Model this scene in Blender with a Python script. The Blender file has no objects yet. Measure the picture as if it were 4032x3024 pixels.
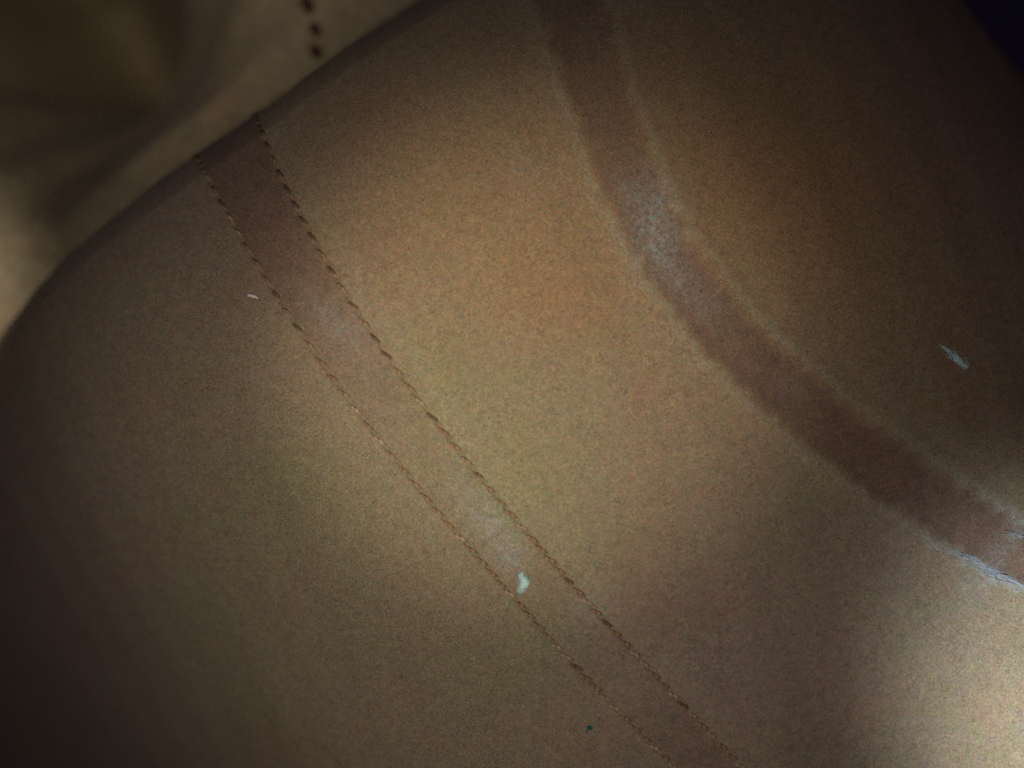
import bpy, math, random
import numpy as np
from mathutils import Vector, Matrix

random.seed(7)
rng = np.random.default_rng(7)
scene = bpy.context.scene
COL = scene.collection

# ------------------------------------------------------------------ camera
CAM_H = 0.200          # metres above the middle of the cloth
FRAME_W = 0.212        # what the picture spans at that distance
PXW, PXH = 4032, 3024
cd = bpy.data.cameras.new("camera")
cam = bpy.data.objects.new("camera", cd)
COL.objects.link(cam)
cam.location = (0, 0, CAM_H)
cd.sensor_width = 36
cd.lens = 36 * CAM_H / FRAME_W
cd.clip_start, cd.clip_end = 0.005, 20
cd.dof.use_dof = True
cd.dof.focus_distance = 0.208
cd.dof.aperture_fstop = 3.0
scene.camera = cam

# ------------------------------------------------------------------ light
w = bpy.data.worlds.new("World")
scene.world = w
w.use_nodes = True
bg = w.node_tree.nodes["Background"]
bg.inputs[0].default_value = (1.0, 0.78, 1.15, 1)
bg.inputs[1].default_value = 0.016


def spot(name, loc, aim, power, half_deg, blend, color, radius=0.006):
    d = bpy.data.lights.new(name, 'SPOT')
    d.energy = power
    d.spot_size = math.radians(2 * half_deg)
    d.spot_blend = blend
    d.color = color
    d.shadow_soft_size = radius
    o = bpy.data.objects.new(name, d)
    o.location = loc
    o.rotation_euler = (Vector(aim) - Vector(loc)).to_track_quat('-Z', 'Y').to_euler()
    COL.objects.link(o)
    return o


TORCH = (-0.045, -0.032, 0.205)
spot("torch_beam", TORCH, (0.001, 0.004, 0), 0.916, 17, 1.0, (1.0, 0.92, 0.74))
spot("torch_halo", TORCH, (-0.004, -0.020, 0), 0.364, 34, 1.0, (1.0, 0.92, 0.80))
spot("torch_spill", TORCH, (-0.030, -0.055, 0), 0.219, 50, 1.0, (1.0, 0.93, 0.87))
spot("cool_corner_spot", (0.20, -0.15, 0.16), (0.119, -0.071, -0.012), 3.253, 13, 1.0, (0.86, 0.96, 1.0), 0.012)  # unseen cool spot, soft cone edge shaped to bound the bright lower-right patch
spot("fold_fill_left", (-0.12, 0.05, 0.26), (-0.166, 0.026, -0.066), 1.910, 7.5, 1.0, (1.0, 0.96, 0.82), 0.006)  # added spot, brightens the left end of the back fold
spot("fold_fill", (0.0, 0.0, 0.27), (-0.1765, 0.2293, -0.066), 0.730, 25, 0.35, (1.0, 0.95, 0.80), 0.006)  # added spot for the back fold, cone edge fitted to the garment's silhouette

scene.view_settings.view_transform = 'Standard'
scene.view_settings.look = 'None'
scene.view_settings.exposure = 0.0
scene.view_settings.gamma = 1.0
scene.render.engine = 'CYCLES'
scene.cycles.use_denoising = False
scene.cycles.max_bounces = 4


# ------------------------------------------------------------------ helpers
def link(name, me, mat, parent=None, smooth=True):
    o = bpy.data.objects.new(name, me)
    COL.objects.link(o)
    if mat is not None and not me.materials:
        me.materials.append(mat)
    if smooth:
        me.polygons.foreach_set('use_smooth', [True] * len(me.polygons))
    if parent is not None:
        o.parent = parent
    return o


def tag(o, label=None, cat=None, group=None, kind=None):
    if label: o['label'] = label
    if cat: o['category'] = cat
    if group: o['group'] = group
    if kind: o['kind'] = kind
    return o


def empty(name, loc=(0, 0, 0)):
    o = bpy.data.objects.new(name, None)
    o.empty_display_size = 0.01
    o.location = loc
    COL.objects.link(o)
    return o


def px_ray(px, py):
    """Direction through a photo pixel, scaled so that z = -1."""
    return np.array([(px - PXW / 2) / PXW * FRAME_W / CAM_H, -(py - PXH / 2) / PXW * FRAME_W / CAM_H, -1.0])


def to_px(P):
    P = np.asarray(P, float)
    k = PXW / FRAME_W * CAM_H / (CAM_H - P[..., 2])
    return np.stack([PXW / 2 + P[..., 0] * k, PXH / 2 - P[..., 1] * k], -1)


PX = FRAME_W / PXW      # metres per photo pixel at the cloth
E1 = np.array([0.610, -0.792, 0.0])      # along the seams, to the lower right
E2 = np.array([0.792, 0.610, 0.0])       # across the seams, to the upper right

# ------------------------------------------------------------------ near cloth: a sheet bent over in two directions
def integrate(theta, x):
    c, sn = np.cos(theta), np.sin(theta)
    dx = np.diff(x)
    a = np.concatenate([[0], np.cumsum(0.5 * (c[1:] + c[:-1]) * dx)])
    z = np.concatenate([[0], np.cumsum(-0.5 * (sn[1:] + sn[:-1]) * dx)])
    return a, z


D = np.linspace(0, 0.30, 3001)
th_up = np.minimum(np.where(D > 0.012, (D - 0.014) * 22.0, 0) + np.where(D > 0.085, (D - 0.085) * 25.0, 0), 2.75)
UA, UZ = integrate(th_up, D)
th_dn = np.minimum(0.1 * D, 0.9)
LA, LZ = integrate(th_dn, D)
ph_r = np.minimum(3.0 * D + np.where(D > 0.110, (D - 0.110) ** 2 * 190.0, 0) + np.where(D > 0.174, (D - 0.163) * 40.0, 0), 2.6)
RA, RZ = integrate(ph_r, D)
ph_l = np.minimum(5.8 * D, 0.62)
NA, NZ = integrate(ph_l, D)

SIL = np.array([(-300, 1790), (-120, 1500), (0, 1330), (109, 1185), (219, 1057), (401, 893), (602, 729), (802, 602),
                (1003, 456), (1258, 264), (1458, 128), (1659, 0), (1900, -165), (2300, -420), (2800, -700), (3400, -1000)], float)
OFF_T = np.linspace(-0.20, 0.22, 40)
OFF = np.zeros(40)


def surf(s, t):
    s = np.asarray(s, float); t = np.asarray(t, float)
    s, t = np.broadcast_arrays(s, t)
    a = np.where(s < 0, -np.interp(-s, D, UA), np.interp(s, D, LA))
    za = np.where(s < 0, np.interp(-s, D, UZ), np.interp(s, D, LZ))
    b = np.where(t > 0, np.interp(t, D, RA), -np.interp(-t, D, NA))
    zb = np.where(t > 0, np.interp(t, D, RZ), np.interp(-t, D, NZ))
    a = a + np.interp(t, OFF_T, OFF) * np.clip((0.03 - s) / 0.08, 0, 1) ** 1.5
    return E1 * a[..., None] + E2 * b[..., None] + np.array([0, 0, 1.0]) * (za + zb)[..., None]


def image_coords(p):
    q = p - np.array([PXW / 2, PXH / 2])
    return -(q[..., 0] * 0.610 + q[..., 1] * 0.792), q[..., 0] * 0.792 - q[..., 1] * 0.610


sd, st_ = image_coords(SIL)
o_ = np.argsort(st_)
SD, ST = sd[o_], st_[o_]
ss = np.linspace(-0.18, 0.0, 500)
for it in range(25):
    P = surf(ss[:, None], OFF_T[None, :])
    d_, t_ = image_coords(to_px(P))
    k = np.argmax(d_, 0)
    dm = d_[k, np.arange(40)]; tm = t_[k, np.arange(40)]
    err = dm - np.interp(tm, ST, SD)
    OFF += 0.7 * err * PX * 1.12
    OFF = np.convolve(np.pad(OFF, 1, mode='edge'), [0.1, 0.8, 0.1], 'valid')

gs = np.linspace(-0.098, 0.16, 260)
gt = np.linspace(-0.22, 0.165, 380)
GS, GT = np.meshgrid(gs, gt, indexing='ij')
GP = to_px(surf(GS, GT))


def inv(px, py):
    """Cloth coordinates (s, t) of the spot on the cloth that the photo shows at a pixel."""
    d = (GP[..., 0] - px) ** 2 + (GP[..., 1] - py) ** 2
    i = np.unravel_index(np.argmin(d), d.shape)
    s, t = GS[i], GT[i]
    for _ in range(6):
        p0 = to_px(surf(s, t)); h = 1e-4
        J = np.stack([(to_px(surf(s + h, t)) - p0) / h, (to_px(surf(s, t + h)) - p0) / h], 1)
        try:
            q = np.linalg.solve(J, np.array([px, py]) - p0)
        except np.linalg.LinAlgError:
            break
        q = np.clip(q, -0.003, 0.003)
        s, t = s + q[0], t + q[1]
    return float(s), float(t)


def curve(pts, deg, k=1.0):
    """t(s) of the line on the cloth that the photo shows through the given pixels."""
    p = np.array(pts, float) * k
    c = np.polyfit(p[:, 1] / 1000, p[:, 0], deg)
    dc = np.polyder(c)
    lo, hi = p[:, 1].min() / 1000, p[:, 1].max() / 1000

    def x_of(y):
        y = y / 1000
        yc = np.clip(y, lo, hi)
        return np.polyval(c, yc) + np.polyval(dc, yc) * (y - yc)
    S = np.linspace(-0.080, 0.125, 83)
    a, b = np.full(83, -0.15), np.full(83, 0.13)
    for _ in range(40):
        m = 0.5 * (a + b)
        q = to_px(surf(S, m))
        right = q[:, 0] > x_of(q[:, 1])
        a, b = np.where(right, a, m), np.where(right, m, b)
    T = 0.5 * (a + b)
    e0 = (T[6] - T[0]) / (S[6] - S[0]); e1 = (T[-1] - T[-9]) / (S[-1] - S[-9])

    def f(s):
        s = np.asarray(s, float)
        return np.interp(s, S, T) + e0 * np.clip(s - S[0], -0.03, 0) + e1 * np.clip(s - S[-1], 0, 0.03)
    return f


row_l = curve([(850, 755), (900, 860), (1000, 1030), (1150, 1250), (1300, 1480), (1500, 1730), (1700, 1985), (1850, 2160),
               (2050, 2385), (2250, 2610), (2400, 2760), (2500, 2860)], 3)
row_r = curve([(1045, 560), (1130, 745), (1230, 930), (1330, 1110), (1500, 1360), (1700, 1640), (1900, 1890), (2050, 2075),
               (2200, 2250), (2400, 2465), (2560, 2620), (2750, 2845), (2900, 3000)], 3)
K2 = 4032 / 2212
rim_l = curve([(1165, 50), (1210, 190), (1262, 330), (1315, 460), (1372, 570), (1430, 650), (1510, 745), (1600, 850), (1700, 945),
               (1800, 1022), (1900, 1088), (2000, 1150), (2080, 1202), (2200, 1275)], 4, K2)
rim_r = curve([(1320, 20), (1350, 150), (1390, 280), (1430, 370), (1485, 480), (1560, 598), (1640, 690), (1740, 790), (1850, 880),
               (1980, 970), (2100, 1050), (2200, 1122)], 4, K2)

PITCH = 0.0029
S_ROWS = np.concatenate([np.linspace(-0.24, -0.11, 50, endpoint=False), np.arange(-0.11, 0.125, 0.00045), np.linspace(0.125, 0.23, 40)])


def smooth01(x):
    x = np.clip(x, 0, 1)
    return x * x * (3 - 2 * x)


def bell(x, wd):
    return np.exp(-(x / wd) ** 2)


def lift(s, t):
    """Real relief of the cloth along its normal: stitch grooves, puckers, the raised welt, the ridges beside the worn seam."""
    l, r = row_l(s), row_r(s)
    pk = 0.66 - 0.34 * np.cos(2 * math.pi * s / PITCH)
    pk2 = 0.66 - 0.34 * np.cos(2 * math.pi * s / PITCH + 1.9)
    wk = 1.0 - 0.55 * smooth01((s - 0.03) / 0.06)
    h = -0.00046 * wk * bell(t - l, 0.00042) * pk - 0.00046 * wk * bell(t - r, 0.00042) * pk2
    h -= 0.00048 * wk * bell(t - l, 0.00050) * np.clip(0.5 - 0.5 * np.cos(2 * math.pi * s / PITCH), 0, 1) ** 4
    h -= 0.00048 * wk * bell(t - r, 0.00050) * np.clip(0.5 - 0.5 * np.cos(2 * math.pi * s / PITCH + 1.9), 0, 1) ** 4
    h += 0.00012 * smooth01((t - l) / 0.0012 + 0.5) * smooth01((r - t) / 0.0012 + 0.5)
    h += 0.00012 * bell(t - l + 0.0012, 0.0011) + 0.00016 * bell(t - r - 0.0013, 0.0012)
    a, b = rim_l(s), rim_r(s)
    low = 0.35 + 0.65 * smooth01((s + 0.05) / 0.09)
    h += low * (0.00034 * bell(t - a + 0.0008, 0.0028) + 0.00030 * bell(t - b - 0.0008, 0.0026))
    h -= low * 0.00022 * smooth01((t - a) / 0.004) * smooth01((b - t) / 0.004)
    # shallow unevenness of soft cloth
    h += 0.00040 * np.sin(s * 95 + 1.3 * np.sin(t * 60)) * np.sin(t * 80 + 0.7) + 0.00018 * np.sin(s * 260 + t * 190) * np.sin(t * 230 - s * 90)
    return h


def cloth(s, t):
    h = 2e-4
    s = np.asarray(s, float); t = np.asarray(t, float)
    P = surf(s, t)
    du = surf(s + h, t) - surf(s - h, t)
    dv = surf(s, t + h) - surf(s, t - h)
    n = np.cross(du, dv)
    n /= np.linalg.norm(n, axis=-1, keepdims=True) + 1e-15
    return P + n * lift(s, t)[..., None], n


# chalky wear and soft tints; GREEN and PINK mostly copy camera colour noise: (photo x, y, half width, half height, tilt in degrees, amount)
CHALK = [(2575, 790, 85, 130, 65, 0.55), (2580, 950, 90, 140, 60, 0.70), (2700, 1130, 70, 110, 52, 0.32), (1350, 1300, 70, 130, 50, 0.34), (1930, 2060, 70, 190, 54, 0.55),
         (2000, 2190, 60, 60, 40, 0.30), (2310, 2440, 120, 90, 50, 0.20), (720, 2280, 60, 50, 0, 0.16), (3900, 2240, 45, 150, 115, 0.40),
         (4000, 2110, 30, 60, 110, 0.42), (2060, 640, 60, 90, 60, 0.16), (2350, 150, 50, 90, 60, 0.14), (3800, 2300, 120, 50, 30, 0.25),
         (2800, 1230, 60, 80, 50, 0.20), (3100, 1530, 40, 60, 50, 0.2), (2450, 750, 40, 80, 65, 0.18), (1250, 1190, 50, 80, 50, 0.15)]
GREEN = [(1720, 1470, 160, 220, 0, .55), (2050, 1900, 260, 220, 0, .5), (1080, 1950, 260, 200, 0, .5), (2300, 2150, 220, 180, 0, .4),
         (800, 2420, 200, 160, 0, .45), (2180, 2480, 200, 160, 0, .5), (1950, 2680, 200, 150, 0, .55), (1250, 850, 60, 140, 0, .45),
         (3180, 1680, 120, 200, 100, .4), (1000, 2750, 160, 200, 0, .35), (3700, 2380, 200, 90, 0, .3), (700, 2050, 160, 90, 0, .4)]
PINK = [(2180, 1180, 300, 200, 0, .55), (2550, 2250, 150, 420, 0, .5), (1450, 1000, 200, 200, 0, .3), (2600, 1700, 160, 300, 0, .4),
        (1550, 480, 260, 160, 0, .5), (2350, 180, 300, 160, 0, .45), (3100, 620, 260, 200, 0, .35), (1050, 870, 150, 120, 0, .5),
        (3300, 1650, 120, 300, 45, .5), (3000, 500, 800, 600, 0, .30), (1380, 1700, 90, 160, 40, .3), (900, 1650, 140, 90, 0, .3), (2850, 1500, 140, 200, 45, .5),
        (1200, 1050, 90, 160, 55, .5)]


ORANGE = [(2300, 650, 900, 520, 0, .75), (3300, 900, 700, 700, 0, .7), (2150, 1180, 380, 260, 0, .4), (1500, 900, 420, 320, 0, .35)]
MAUVE = [(2900, 2650, 620, 520, 0, .75), (3450, 2150, 400, 300, 0, .4), (250, 2500, 500, 900, 0, .55), (700, 800, 500, 350, 0, .4), (3850, 500, 350, 700, 0, .7)]
GREEN += [(1250, 2150, 650, 520, 0, .35), (2050, 1700, 420, 380, 0, .35)]


def blobs(px, lst):
    v = np.zeros(px.shape[:-1])
    for (x, y, wx, wy, ang, amt) in lst:
        a = math.radians(ang)
        # tilt: 0 keeps wx horizontal; otherwise wy is the half length and the mark leans by ang below the horizontal
        dx, dy = px[..., 0] - x, px[..., 1] - y
        if ang:
            u = dx * math.cos(a) + dy * math.sin(a); q = -dx * math.sin(a) + dy * math.cos(a)
            v += amt * np.exp(-(u / wy) ** 2 - (q / wx) ** 2)
        else:
            v += amt * np.exp(-(dx / wx) ** 2 - (dy / wy) ** 2)
    return v


def sheet(name, t_of, ncol, mat, parent):
    """Piece of the cloth between two lines t_of(s) -> (t0, t1)."""
    t0, t1 = t_of(S_ROWS)
    f = ncol(np.linspace(0, 1, 400)) if callable(ncol) else np.linspace(0, 1, ncol)
    T = t0[:, None] + (t1 - t0)[:, None] * f[None, :]
    S = np.repeat(S_ROWS[:, None], T.shape[1], 1)
    V, _ = cloth(S, T)
    n, m = T.shape
    idx = np.arange(n * m).reshape(n, m)
    F = np.stack([idx[:-1, :-1], idx[1:, :-1], idx[1:, 1:], idx[:-1, 1:]], -1).reshape(-1, 4)
    me = bpy.data.meshes.new(name)
    me.from_pydata(V.reshape(-1, 3).tolist(), [], F.tolist())
    px = to_px(V)
    l, r, a, b = row_l(S), row_r(S), rim_l(S), rim_r(S)
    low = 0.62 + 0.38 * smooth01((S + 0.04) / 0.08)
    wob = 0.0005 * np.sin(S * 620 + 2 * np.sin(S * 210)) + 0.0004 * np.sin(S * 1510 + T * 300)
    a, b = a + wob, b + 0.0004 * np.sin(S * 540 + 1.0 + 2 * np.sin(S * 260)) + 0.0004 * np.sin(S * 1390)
    fade_highlight = 0.34 * bell(T - a + 0.0006, 0.0014) + 0.34 * bell(T - b - 0.0006, 0.0014) + 0.10 * bell(T - a + 0.004, 0.004) + 0.10 * bell(T - b - 0.004, 0.004)  # pale rims: rubbed dye, with ridge highlights also put into the colour
    fade_highlight -= 0.80 * smooth01((T - a + 0.0008) / 0.0042) * smooth01((b - T + 0.0008) / 0.0042) * low
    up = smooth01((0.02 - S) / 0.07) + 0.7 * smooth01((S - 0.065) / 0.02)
    fade_highlight -= (0.08 + 0.62 * up) * smooth01((T - l) / 0.001) * smooth01((r - T) / 0.001)
    fade_highlight += 0.16 * bell(T - r - 0.0035, 0.003)
    end = smooth01((px[..., 0] - 3450) / 400)
    fray = 0.75 * end * bell(T - a + 0.0003, 0.0011) + 0.6 * smooth01((px[..., 0] - 3750) / 250) * bell(T - b, 0.0011)
    fray += 0.10 * (bell(T - a + 0.0005, 0.001) + bell(T - b - 0.0005, 0.001))
    for nm, val in (("fade_highlight", fade_highlight), ("chalk", blobs(px, CHALK) + fray), ("green", 0.75 * blobs(px, GREEN)), ("pink", 0.5 * blobs(px, PINK)), ("orange", np.minimum(blobs(px, ORANGE), 1)), ("mauve", np.minimum(blobs(px, MAUVE), 1))):
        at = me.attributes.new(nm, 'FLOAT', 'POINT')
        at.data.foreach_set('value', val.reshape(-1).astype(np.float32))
    return link(name, me, mat, parent)


# ------------------------------------------------------------------ materials
class NT:
    def __init__(self, name):
        self.m = bpy.data.materials.new(name)
        self.m.use_nodes = True
        self.t = self.m.node_tree
        self.b = self.t.nodes["Principled BSDF"]

    def n(self, kind, **kw):
        x = self.t.nodes.new(kind)
        for k, v in kw.items():
            setattr(x, k, v)
        return x

    def l(self, a, b):
        self.t.links.new(a, b)

    def math(self, op, a, b=None, clamp=False):
        x = self.n('ShaderNodeMath', operation=op, use_clamp=clamp)
        for i, v in enumerate((a, b)):
            if v is None: continue
            if isinstance(v, (int, float)): x.inputs[i].default_value = v
            else: self.l(v, x.inputs[i])
        return x.outputs[0]

    def noise(self, co, scale, detail=2, rough=0.5, dist=0.0):
        x = self.n('ShaderNodeTexNoise')
        x.inputs['Scale'].default_value = scale
        x.inputs['Detail'].default_value = detail
        x.inputs['Roughness'].default_value = rough
        x.inputs['Distortion'].default_value = dist
        self.l(co, x.inputs['Vector'])
        return x

    def mix(self, fac, a, b, mode='MIX'):
        x = self.n('ShaderNodeMix', data_type='RGBA', blend_type=mode)
        x.clamp_factor = True
        for sock, v in ((x.inputs['Factor'], fac), (x.inputs[6], a), (x.inputs[7], b)):
            if isinstance(v, (int, float)): sock.default_value = v
            elif isinstance(v, tuple): sock.default_value = (*v, 1)
            else: self.l(v, sock)
        return x.outputs[2]

    def attr(self, name):
        x = self.n('ShaderNodeAttribute', attribute_name=name)
        return x.outputs['Fac']

    def ramp(self, v, lo, hi):
        x = self.n('ShaderNodeMapRange', interpolation_type='SMOOTHSTEP')
        x.inputs[1].default_value = lo; x.inputs[2].default_value = hi
        self.l(v, x.inputs[0])
        return x.outputs[0]


def canvas(name, base, grain=1.0, blotch=0.0):
    """Brushed tan canvas: soft nap, short lint-like streaks, blotchy tints and wear."""
    g = NT(name)
    co = g.n('ShaderNodeTexCoord').outputs['Object']
    c = base
    red = tuple(np.array(base) * (1.10, 0.87, 0.86))
    olive = tuple(np.array(base) * (0.90, 1.03, 0.84))
    big = g.noise(co, 55, 3, 0.55, 0.4)
    mid = g.noise(co, 170, 3, 0.6)
    sep = g.n('ShaderNodeSeparateColor'); g.l(big.outputs['Color'], sep.inputs[0])
    sep2 = g.n('ShaderNodeSeparateColor'); g.l(mid.outputs['Color'], sep2.inputs[0])
    col = g.mix(g.math('MULTIPLY', g.ramp(sep.outputs[0], 0.50, 0.72), 0.40), c, red)
    col = g.mix(g.math('MULTIPLY', g.ramp(sep.outputs[1], 0.50, 0.72), 0.40), col, olive)
    col = g.mix(g.math('MULTIPLY', g.ramp(sep2.outputs[0], 0.52, 0.75), 0.22), col, red)
    col = g.mix(g.math('MULTIPLY', g.ramp(sep2.outputs[1], 0.52, 0.75), 0.22), col, olive)
    grey = tuple(np.array([0.86, 0.95, 1.25]) * np.array(base))
    col = g.mix(g.math('MULTIPLY', g.ramp(sep2.outputs[2], 0.55, 0.75), 0.3), col, grey)
    col = g.mix(g.attr('pink'), col, tuple(np.array(base) * (1.13, 0.88, 0.86)))
    col = g.mix(g.attr('green'), col, tuple(np.array(base) * (0.88, 1.05, 0.80)))
    col = g.mix(g.attr('orange'), col, g.mix(1.0, col, (1.12, 0.94, 0.76), 'MULTIPLY'))
    col = g.mix(g.attr('mauve'), col, g.mix(1.0, col, (0.98, 0.93, 1.16), 'MULTIPLY'))
    fade_highlight = g.attr('fade_highlight')
    fn = g.math('MULTIPLY', fade_highlight, g.math('ADD', g.math('MULTIPLY', sep2.outputs[1], 1.0), 0.5))
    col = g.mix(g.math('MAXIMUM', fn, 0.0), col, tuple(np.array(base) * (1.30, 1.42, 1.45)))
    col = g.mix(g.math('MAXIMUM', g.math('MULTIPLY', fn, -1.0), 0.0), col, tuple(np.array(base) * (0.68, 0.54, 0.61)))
    # rubbed, chalky wear, broken up by the nap
    br = g.noise(co, 900, 3, 0.65)
    ch = g.math('MULTIPLY', g.attr('chalk'), g.ramp(br.outputs['Fac'], 0.22, 0.80))
    col = g.mix(g.math('MULTIPLY', ch, 1.15, True), col, (0.40, 0.415, 0.40))
    # grain of the nap: fine specks and short streaks lying two ways
    mp = g.n('ShaderNodeMapping'); mp.inputs['Scale'].default_value = (1.0, 2.6, 1.0); g.l(co, mp.inputs['Vector'])
    mq = g.n('ShaderNodeMapping'); mq.inputs['Scale'].default_value = (2.6, 1.0, 1.0); g.l(co, mq.inputs['Vector'])
    s1 = g.noise(mp.outputs[0], 2500, 2, 0.7)
    s2 = g.noise(mq.outputs[0], 2500, 2, 0.7)
    s3 = g.noise(co, 520, 3, 0.7)
    gsum = g.math('ADD', g.math('ADD', s1.outputs['Fac'], s2.outputs['Fac']), g.math('MULTIPLY', s3.outputs['Fac'], 0.35))
    gr = g.math('ADD', g.math('MULTIPLY', g.math('SUBTRACT', gsum, 1.175), 1.9 * grain), 1.0)
    gc = g.n('ShaderNodeCombineColor')
    for i in range(3): g.l(gr, gc.inputs[i])
    col = g.mix(1.0, col, gc.outputs[0], 'MULTIPLY')
    if blotch:      # coarse random blotches in place of camera noise
        b1 = g.noise(co, 95, 4, 0.6, 0.6)
        b2 = g.noise(co, 420, 3, 0.65)
        bb = g.math('ADD', g.math('MULTIPLY', g.math('SUBTRACT', b1.outputs['Fac'], 0.5), blotch),
                    g.math('MULTIPLY', g.math('SUBTRACT', b2.outputs['Fac'], 0.5), blotch * 1.2))
        bc = g.n('ShaderNodeCombineColor')
        for i in range(3): g.l(g.math('ADD', bb, 1.0), bc.inputs[i])
        col = g.mix(1.0, col, bc.outputs[0], 'MULTIPLY')
    # fine coloured flecks in place of camera noise
    fc = g.noise(co, 1700, 1, 0.5)
    tint = g.mix(0.36 * grain, (0.5, 0.5, 0.5), fc.outputs['Color'])
    tint2 = g.mix(1.0, tint, (2.0, 2.0, 2.0), 'MULTIPLY')
    col = g.mix(1.0, col, tint2, 'MULTIPLY')
    g.l(col, g.b.inputs['Base Color'])
    g.b.inputs['Roughness'].default_value = 0.95
    g.b.inputs['Specular IOR Level'].default_value = 0.08
    g.b.inputs['Sheen Weight'].default_value = 0.06
    g.b.inputs['Sheen Roughness'].default_value = 0.5
    bu = g.n('ShaderNodeBump'); bu.inputs['Strength'].default_value = 0.22; bu.inputs['Distance'].default_value = 0.00012
    g.l(gsum, bu.inputs['Height']); g.l(bu.outputs[0], g.b.inputs['Normal'])
    return g.m


def plain(name, rgb, rough=0.9, var=0.15, scale=900, spec=0.1):
    g = NT(name)
    co = g.n('ShaderNodeTexCoord').outputs['Object']
    n = g.noise(co, scale, 3, 0.6)
    col = g.mix(n.outputs['Fac'], tuple(np.array(rgb) * (1 - var)), tuple(np.minimum(np.array(rgb) * (1 + var), 1)))
    g.l(col, g.b.inputs['Base Color'])
    g.b.inputs['Roughness'].default_value = rough
    g.b.inputs['Specular IOR Level'].default_value = spec
    return g.m


def thread(name, rgb):
    """Two-ply thread: plies that wind round it show as slanting light and dark bands."""
    g = NT(name)
    co = g.n('ShaderNodeTexCoord').outputs['Object']
    wv = g.n('ShaderNodeTexWave', wave_type='BANDS', bands_direction='DIAGONAL')
    wv.inputs['Scale'].default_value = 420
    wv.inputs['Distortion'].default_value = 1.5
    wv.inputs['Detail'].default_value = 2
    g.l(co, wv.inputs['Vector'])
    rnd = g.n('ShaderNodeObjectInfo').outputs['Random']
    c = np.array(rgb)
    col = g.mix(wv.outputs['Fac'], tuple(c * 0.62), tuple(c * 1.25))
    col = g.mix(g.math('MULTIPLY', rnd, 0.5), col, tuple(c * (0.75, 0.62, 0.55)))
    g.l(col, g.b.inputs['Base Color'])
    g.b.inputs['Roughness'].default_value = 0.8
    g.b.inputs['Specular IOR Level'].default_value = 0.12
    bu = g.n('ShaderNodeBump'); bu.inputs['Strength'].default_value = 0.6; bu.inputs['Distance'].default_value = 0.0001
    g.l(wv.outputs['Fac'], bu.inputs['Height']); g.l(bu.outputs[0], g.b.inputs['Normal'])
    return g.m


M_CANVAS = canvas("brushed_tan_canvas", (0.318, 0.244, 0.161))
M_BACK = canvas("lightened_olive_tan_canvas", (0.44, 0.345, 0.215), 1.0, 0.7)  # same kind of canvas, colour lightened to stand in for stronger light
M_THREAD = [thread("shaded_thread", (0.22, 0.142, 0.088)), thread("tan_thread", (0.38, 0.240, 0.142)), thread("highlit_thread", (0.50, 0.365, 0.245))]  # darkest and lightest threads carry groove shade and highlights in their colour

# ------------------------------------------------------------------ the garment
g_root = empty("canvas_garment")
tag(g_root, "near tan brushed canvas garment with one double stitched seam and one worn seam", "garment")

T_MIN, T_MAX = -0.27, 0.245


def dense(n, end0, end1):
    """Column positions that crowd towards the ends that carry a seam."""
    x = np.linspace(0, 1, n)
    if end0 and end1: return 0.5 - 0.5 * np.sign(0.5 - x) * (np.abs(1 - 2 * x)) ** 0.55 if False else x - 0.13 * np.sin(2 * math.pi * x)
    if end1: return 1 - (1 - x) ** 1.8
    if end0: return x ** 1.8
    return x


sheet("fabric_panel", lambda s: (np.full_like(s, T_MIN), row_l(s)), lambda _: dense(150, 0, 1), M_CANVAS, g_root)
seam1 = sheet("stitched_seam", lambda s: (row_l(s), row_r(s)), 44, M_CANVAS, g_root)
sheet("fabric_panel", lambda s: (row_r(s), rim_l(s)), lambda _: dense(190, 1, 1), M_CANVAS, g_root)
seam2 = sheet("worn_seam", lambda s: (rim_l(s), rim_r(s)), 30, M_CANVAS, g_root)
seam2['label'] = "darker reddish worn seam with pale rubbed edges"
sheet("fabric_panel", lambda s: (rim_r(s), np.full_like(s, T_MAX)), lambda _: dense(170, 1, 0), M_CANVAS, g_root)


def stitch_mesh(mat, seed):
    r = random.Random(seed)
    L, R = 0.00150, 0.00037
    vs, fs = [], []
    rings, seg = 7, 6
    for i in range(rings):
        u = -1 + 2 * i / (rings - 1)
        rad = R * (1 - abs(u) ** 3) ** 0.5 * (0.9 + 0.2 * r.random()) + 0.00003
        zc = 0.00006 - 0.00022 * abs(u) ** 4.0
        for k in range(seg):
            a = 2 * math.pi * k / seg + u * 0.9
            vs.append((u * L, math.cos(a) * rad + 0.00007 * math.sin(3 * u), zc + math.sin(a) * rad * 0.8))
    for i in range(rings - 1):
        for k in range(seg):
            fs.append((i * seg + k, i * seg + (k + 1) % seg, (i + 1) * seg + (k + 1) % seg, (i + 1) * seg + k))
    fs.append(tuple(range(seg))[::-1]); fs.append(tuple((rings - 1) * seg + k for k in range(seg)))
    me = bpy.data.meshes.new("stitch")
    me.from_pydata(vs, [], fs)
    me.materials.append(mat)
    me.polygons.foreach_set('use_smooth', [True] * len(me.polygons))
    return me


STITCHES = [[stitch_mesh(m, 10 * i + j) for j in range(3)] for i, m in enumerate(M_THREAD)]


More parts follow.
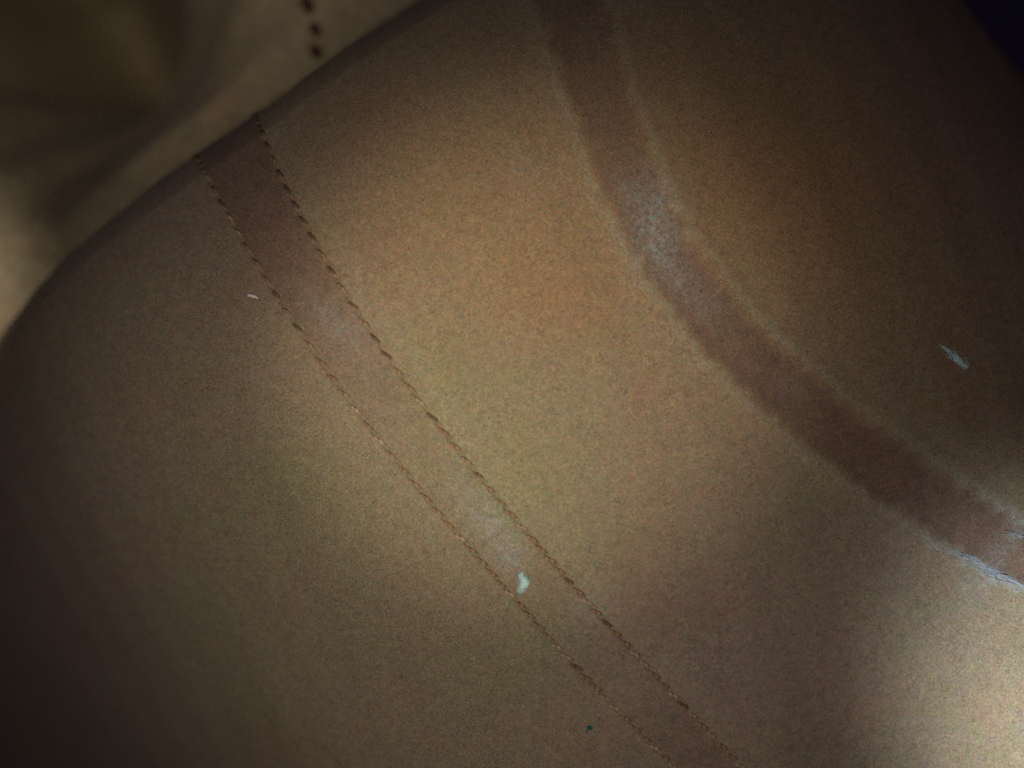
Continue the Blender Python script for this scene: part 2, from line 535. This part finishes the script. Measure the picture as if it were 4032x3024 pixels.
def place_stitch(s, f, lean, kind, parent, off=0.0):
    t = float(f(s))
    p, n = cloth(s, t)
    q, _ = cloth(s + 1e-3, float(f(s + 1e-3)))
    X = Vector(q - p).normalized()
    Z = Vector(n)
    if Z.z < 0 and s > -0.08: Z = -Z
    Y = Z.cross(X).normalized(); X = Y.cross(Z).normalized()
    M = Matrix((X, Y, Z)).transposed().to_4x4() @ Matrix.Rotation(lean, 4, 'Z')
    o = bpy.data.objects.new("stitch", random.choice(STITCHES[kind]))
    COL.objects.link(o)
    M.translation = Vector(p) + Z * (0.00016 + off)
    sc = random.uniform(0.85, 1.12)
    o.matrix_world = M @ Matrix.Diagonal((sc, random.uniform(0.85, 1.15), 1, 1))
    o.parent = parent
    return o


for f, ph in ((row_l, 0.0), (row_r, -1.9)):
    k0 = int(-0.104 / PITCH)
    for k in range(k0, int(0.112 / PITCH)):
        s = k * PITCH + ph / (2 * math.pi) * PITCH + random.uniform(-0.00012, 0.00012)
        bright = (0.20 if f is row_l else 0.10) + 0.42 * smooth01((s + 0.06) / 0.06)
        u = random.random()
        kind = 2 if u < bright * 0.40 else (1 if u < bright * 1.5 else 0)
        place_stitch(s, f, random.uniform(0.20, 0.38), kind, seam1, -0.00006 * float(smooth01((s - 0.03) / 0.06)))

# ------------------------------------------------------------------ cloth behind
b_root = empty("cloth_fold")
tag(b_root, "blurred olive tan cloth fold behind the garment's curved dark edge", "cloth")


def back_z(x, y):
    px = x / PX * 0.71; py = -y / PX * 0.71           # roughly photo pixels from the centre at that depth
    X, Y = px + 2016, py + 1512
    z = -0.066 + 0 * x
    q = -(X - 2016) * 0.610 - (Y - 1512) * 0.792 - 1461         # how far beyond the near cloth's edge
    t = (X - 2016) * 0.792 - (Y - 1512) * 0.610
    e = np.clip((q - 40) / 850, 0, 1.3)
    e = np.sqrt(e * e + 0.006) - 0.0775
    z = z - 0.135 * e * np.exp(-((t + 560) / 560) ** 2) - 0.003 * np.sin(X / 95 + Y / 160) * np.clip((q - 150) / 250, 0, 1)
    z = z + 0.0022 * np.sin(X / 210 + Y / 330) + 0.0010 * np.sin(X / 120 - Y / 160)
    return z


bd = np.linspace(0.055, 0.48, 300); bt = np.linspace(-0.36, 0.24, 300)
BD, BT = np.meshgrid(bd, bt, indexing='ij')
BX = -E1[0] * BD + E2[0] * BT
BY = -E1[1] * BD + E2[1] * BT
BZ = back_z(BX, BY)
V = np.stack([BX, BY, BZ], -1)
idx = np.arange(BX.size).reshape(BX.shape)
F = np.stack([idx[:-1, :-1], idx[1:, :-1], idx[1:, 1:], idx[:-1, 1:]], -1).reshape(-1, 4)
me = bpy.data.meshes.new("fabric_panel")
me.from_pydata(V.reshape(-1, 3).tolist(), [], F.tolist())
link("fabric_panel", me, M_BACK, b_root)


def back_point(px, py):
    r = px_ray(px, py)
    d = 0.25
    for _ in range(40):
        p = np.array([0, 0, CAM_H]) + r * d
        d += (p[2] - float(back_z(np.array(p[0]), np.array(p[1])))) * 0.7
    return np.array([0, 0, CAM_H]) + r * d


big = stitch_mesh(plain("dark_rust_thread", (0.11, 0.050, 0.032), 0.8, 0.2, 2000), 99)
for i, (x, y) in enumerate([(1190, -70), (1212, 20), (1242, 118), (1244, 205)]):
    p = back_point(x, y); q = back_point(x + 12, y + 70)
    X = Vector(q - p).normalized(); Z = Vector((0, 0, 1)); Y = Z.cross(X).normalized(); Z = X.cross(Y)
    M = Matrix((X, Y, Z)).transposed().to_4x4()
    M.translation = Vector(p) + Z * 0.0004
    o = bpy.data.objects.new("stitch", big)
    COL.objects.link(o)
    o.matrix_world = M @ Matrix.Diagonal((2.4, 4.6, 2.0, 1)) if i < 2 else M @ Matrix.Diagonal((1.6, 4.2, 2.0, 1))
    o.parent = b_root

# ------------------------------------------------------------------ dark surface they lie on
me = bpy.data.meshes.new("ground")
me.from_pydata([(-1.2, -1.2, -0.30), (1.2, -1.2, -0.30), (1.2, 1.2, -0.30), (-1.2, 1.2, -0.30)], [], [(0, 1, 2, 3)])
gr = link("ground", me, plain("dark_blue_surface", (0.20, 0.17, 0.34), 0.8, 0.3, 60))
tag(gr, kind="structure")

# ------------------------------------------------------------------ lint
def on_cloth(px, py, up=0.0):
    s, t = inv(px, py)
    p, n = cloth(s, t)
    n = n if n[2] > 0 else -n
    return p + n * up, n


def fibre(vs, fs, pts, r0, seg=5):
    """Tapered tube through points, added to a mesh under construction."""
    pts = [Vector(p) for p in pts]
    base = len(vs); m = len(pts)
    for i, p in enumerate(pts):
        d = (pts[min(i + 1, m - 1)] - pts[max(i - 1, 0)]).normalized()
        a = d.cross(Vector((0, 0, 1)));
        if a.length < 1e-6: a = Vector((1, 0, 0))
        a.normalize(); b = d.cross(a)
        u = i / (m - 1)
        r = r0 * (0.25 + 0.75 * math.sin(math.pi * min(max(u * 0.9 + 0.05, 0), 1)))
        for k in range(seg):
            g = 2 * math.pi * k / seg
            vs.append(tuple(p + (a * math.cos(g) + b * math.sin(g)) * r))
    for i in range(m - 1):
        for k in range(seg):
            fs.append((base + i * seg + k, base + i * seg + (k + 1) % seg, base + (i + 1) * seg + (k + 1) % seg, base + (i + 1) * seg + k))


def tuft(name, path, half_w, nfib, r, mat, label, cat, seed, core=None, spread_end=(0.4, 1.0)):
    """Bit of lint: many fine matted fibres along a path of photo pixels, over a matted core."""
    R = random.Random(seed)
    vs, fs = [], []
    path = np.array(path, float)
    cum = np.concatenate([[0], np.cumsum(np.linalg.norm(np.diff(path, axis=0), axis=1))]); cum /= cum[-1]

    def at(u):
        return np.array([np.interp(u, cum, path[:, 0]), np.interp(u, cum, path[:, 1])])

    def wid(u):
        return half_w * (spread_end[0] + (spread_end[1] - spread_end[0]) * u) * (0.35 + 0.65 * math.sin(math.pi * min(max(u, 0.06), 0.94)))
    for j in range(nfib):
        u0 = R.uniform(-0.02, 0.75); ln = R.uniform(0.18, 0.45)
        off = R.gauss(0, 0.45); drift = R.gauss(0, 0.5)
        pts = []
        for i in range(6):
            u = min(max(u0 + ln * i / 5, 0), 1)
            c = at(u); dd = at(min(u + 0.02, 1)) - at(max(u - 0.02, 0)); dd /= np.linalg.norm(dd) + 1e-9
            nn = np.array([-dd[1], dd[0]])
            q = c + nn * wid(u) * (off + drift * (i / 5 - 0.5) + R.gauss(0, 0.12))
            p, n = on_cloth(q[0], q[1], 0.00012 + 0.0003 * R.random())
            pts.append(p)
        fibre(vs, fs, pts, r * R.uniform(0.6, 1.3))
    if core:
        n1, n2 = 14, 8
        b = len(vs)
        for i in range(n1 + 1):
            u = core[0] + (core[1] - core[0]) * i / n1
            c = at(u); dd = at(min(u + 0.02, 1)) - at(max(u - 0.02, 0)); dd /= np.linalg.norm(dd) + 1e-9
            nn = np.array([-dd[1], dd[0]])
            ww = wid(u) * 0.75 * math.sqrt(max(1 - (2 * i / n1 - 1) ** 2, 0.02)) * R.uniform(0.8, 1.2)
            for k in range(n2 + 1):
                v = -1 + 2 * k / n2
                q = c + nn * ww * (v + R.uniform(-0.08, 0.08))
                p, n = on_cloth(q[0], q[1], -0.0001 + 0.00055 * (1 - v * v) * math.sin(math.pi * (0.08 + 0.84 * i / n1)) + R.uniform(0, 0.00015))
                vs.append(tuple(p))
        for i in range(n1):
            for k in range(n2):
                fs.append((b + i * (n2 + 1) + k, b + (i + 1) * (n2 + 1) + k, b + (i + 1) * (n2 + 1) + k + 1, b + i * (n2 + 1) + k + 1))
    c = np.mean(vs, 0)
    me = bpy.data.meshes.new(name)
    me.from_pydata([tuple(np.array(v) - c) for v in vs], [], fs)
    o = link(name, me, mat)
    o.location = c
    return tag(o, label, cat)


M_AQUA = plain("pale_aqua_lint", (0.62, 0.90, 0.84), 0.9, 0.2, 1500)
M_WHITE = plain("white_fibre", (0.90, 0.89, 0.85), 0.7, 0.1, 2000, 0.3)
M_GREY = plain("bluish_white_fuzz", (0.58, 0.62, 0.68), 0.9, 0.2, 1500)
M_TEAL = plain("teal_fluff", (0.02, 0.16, 0.14), 0.9, 0.4, 2500)

tuft("lint_flake", [(2060, 2245), (2050, 2275), (2068, 2292), (2058, 2312), (2042, 2335)], 23, 90, 0.00005, M_AQUA,
     "pale aqua lint flake between the two stitch rows of the seam", "lint", 3, core=(0.30, 0.85), spread_end=(0.8, 1.0))
tuft("lint_flake", [(3695, 1356), (3728, 1378), (3758, 1402), (3785, 1424), (3812, 1448)], 25, 50, 0.00009, M_AQUA,
     "slim pale aqua lint flake alone on the dark shaded cloth", "lint", 4, core=(0.50, 0.95), spread_end=(0.4, 1.0))
tuft("white_fibre", [(968, 1158), (985, 1162), (1000, 1168), (1018, 1175)], 6, 12, 0.00024, M_WHITE,
     "short bright white fibre lying beside the stitched seam", "fibre", 5, spread_end=(0.8, 0.8))
tuft("teal_speck", [(2312, 2854), (2322, 2860), (2332, 2866)], 11, 22, 0.00008, M_TEAL,
     "tiny round teal speck of fluff on the lower stitched seam", "speck", 6, core=(0.0, 1.0), spread_end=(1.0, 1.0))
tuft("fuzz_strand", [(3720, 2150), (3790, 2185), (3830, 2200), (3870, 2235), (3920, 2262), (3985, 2285), (4060, 2330)], 22, 60, 0.000038, M_GREY,
     "long wispy bluish white fuzz strand along the worn seam's lower edge", "lint", 8, spread_end=(1.0, 0.9))
tuft("fuzz_strand", [(3960, 2090), (4000, 2100), (4035, 2112), (4075, 2128)], 18, 26, 0.000038, M_GREY,
     "small bluish white fuzz wisp above the worn seam by the bright patch", "lint", 9, spread_end=(0.8, 1.0))
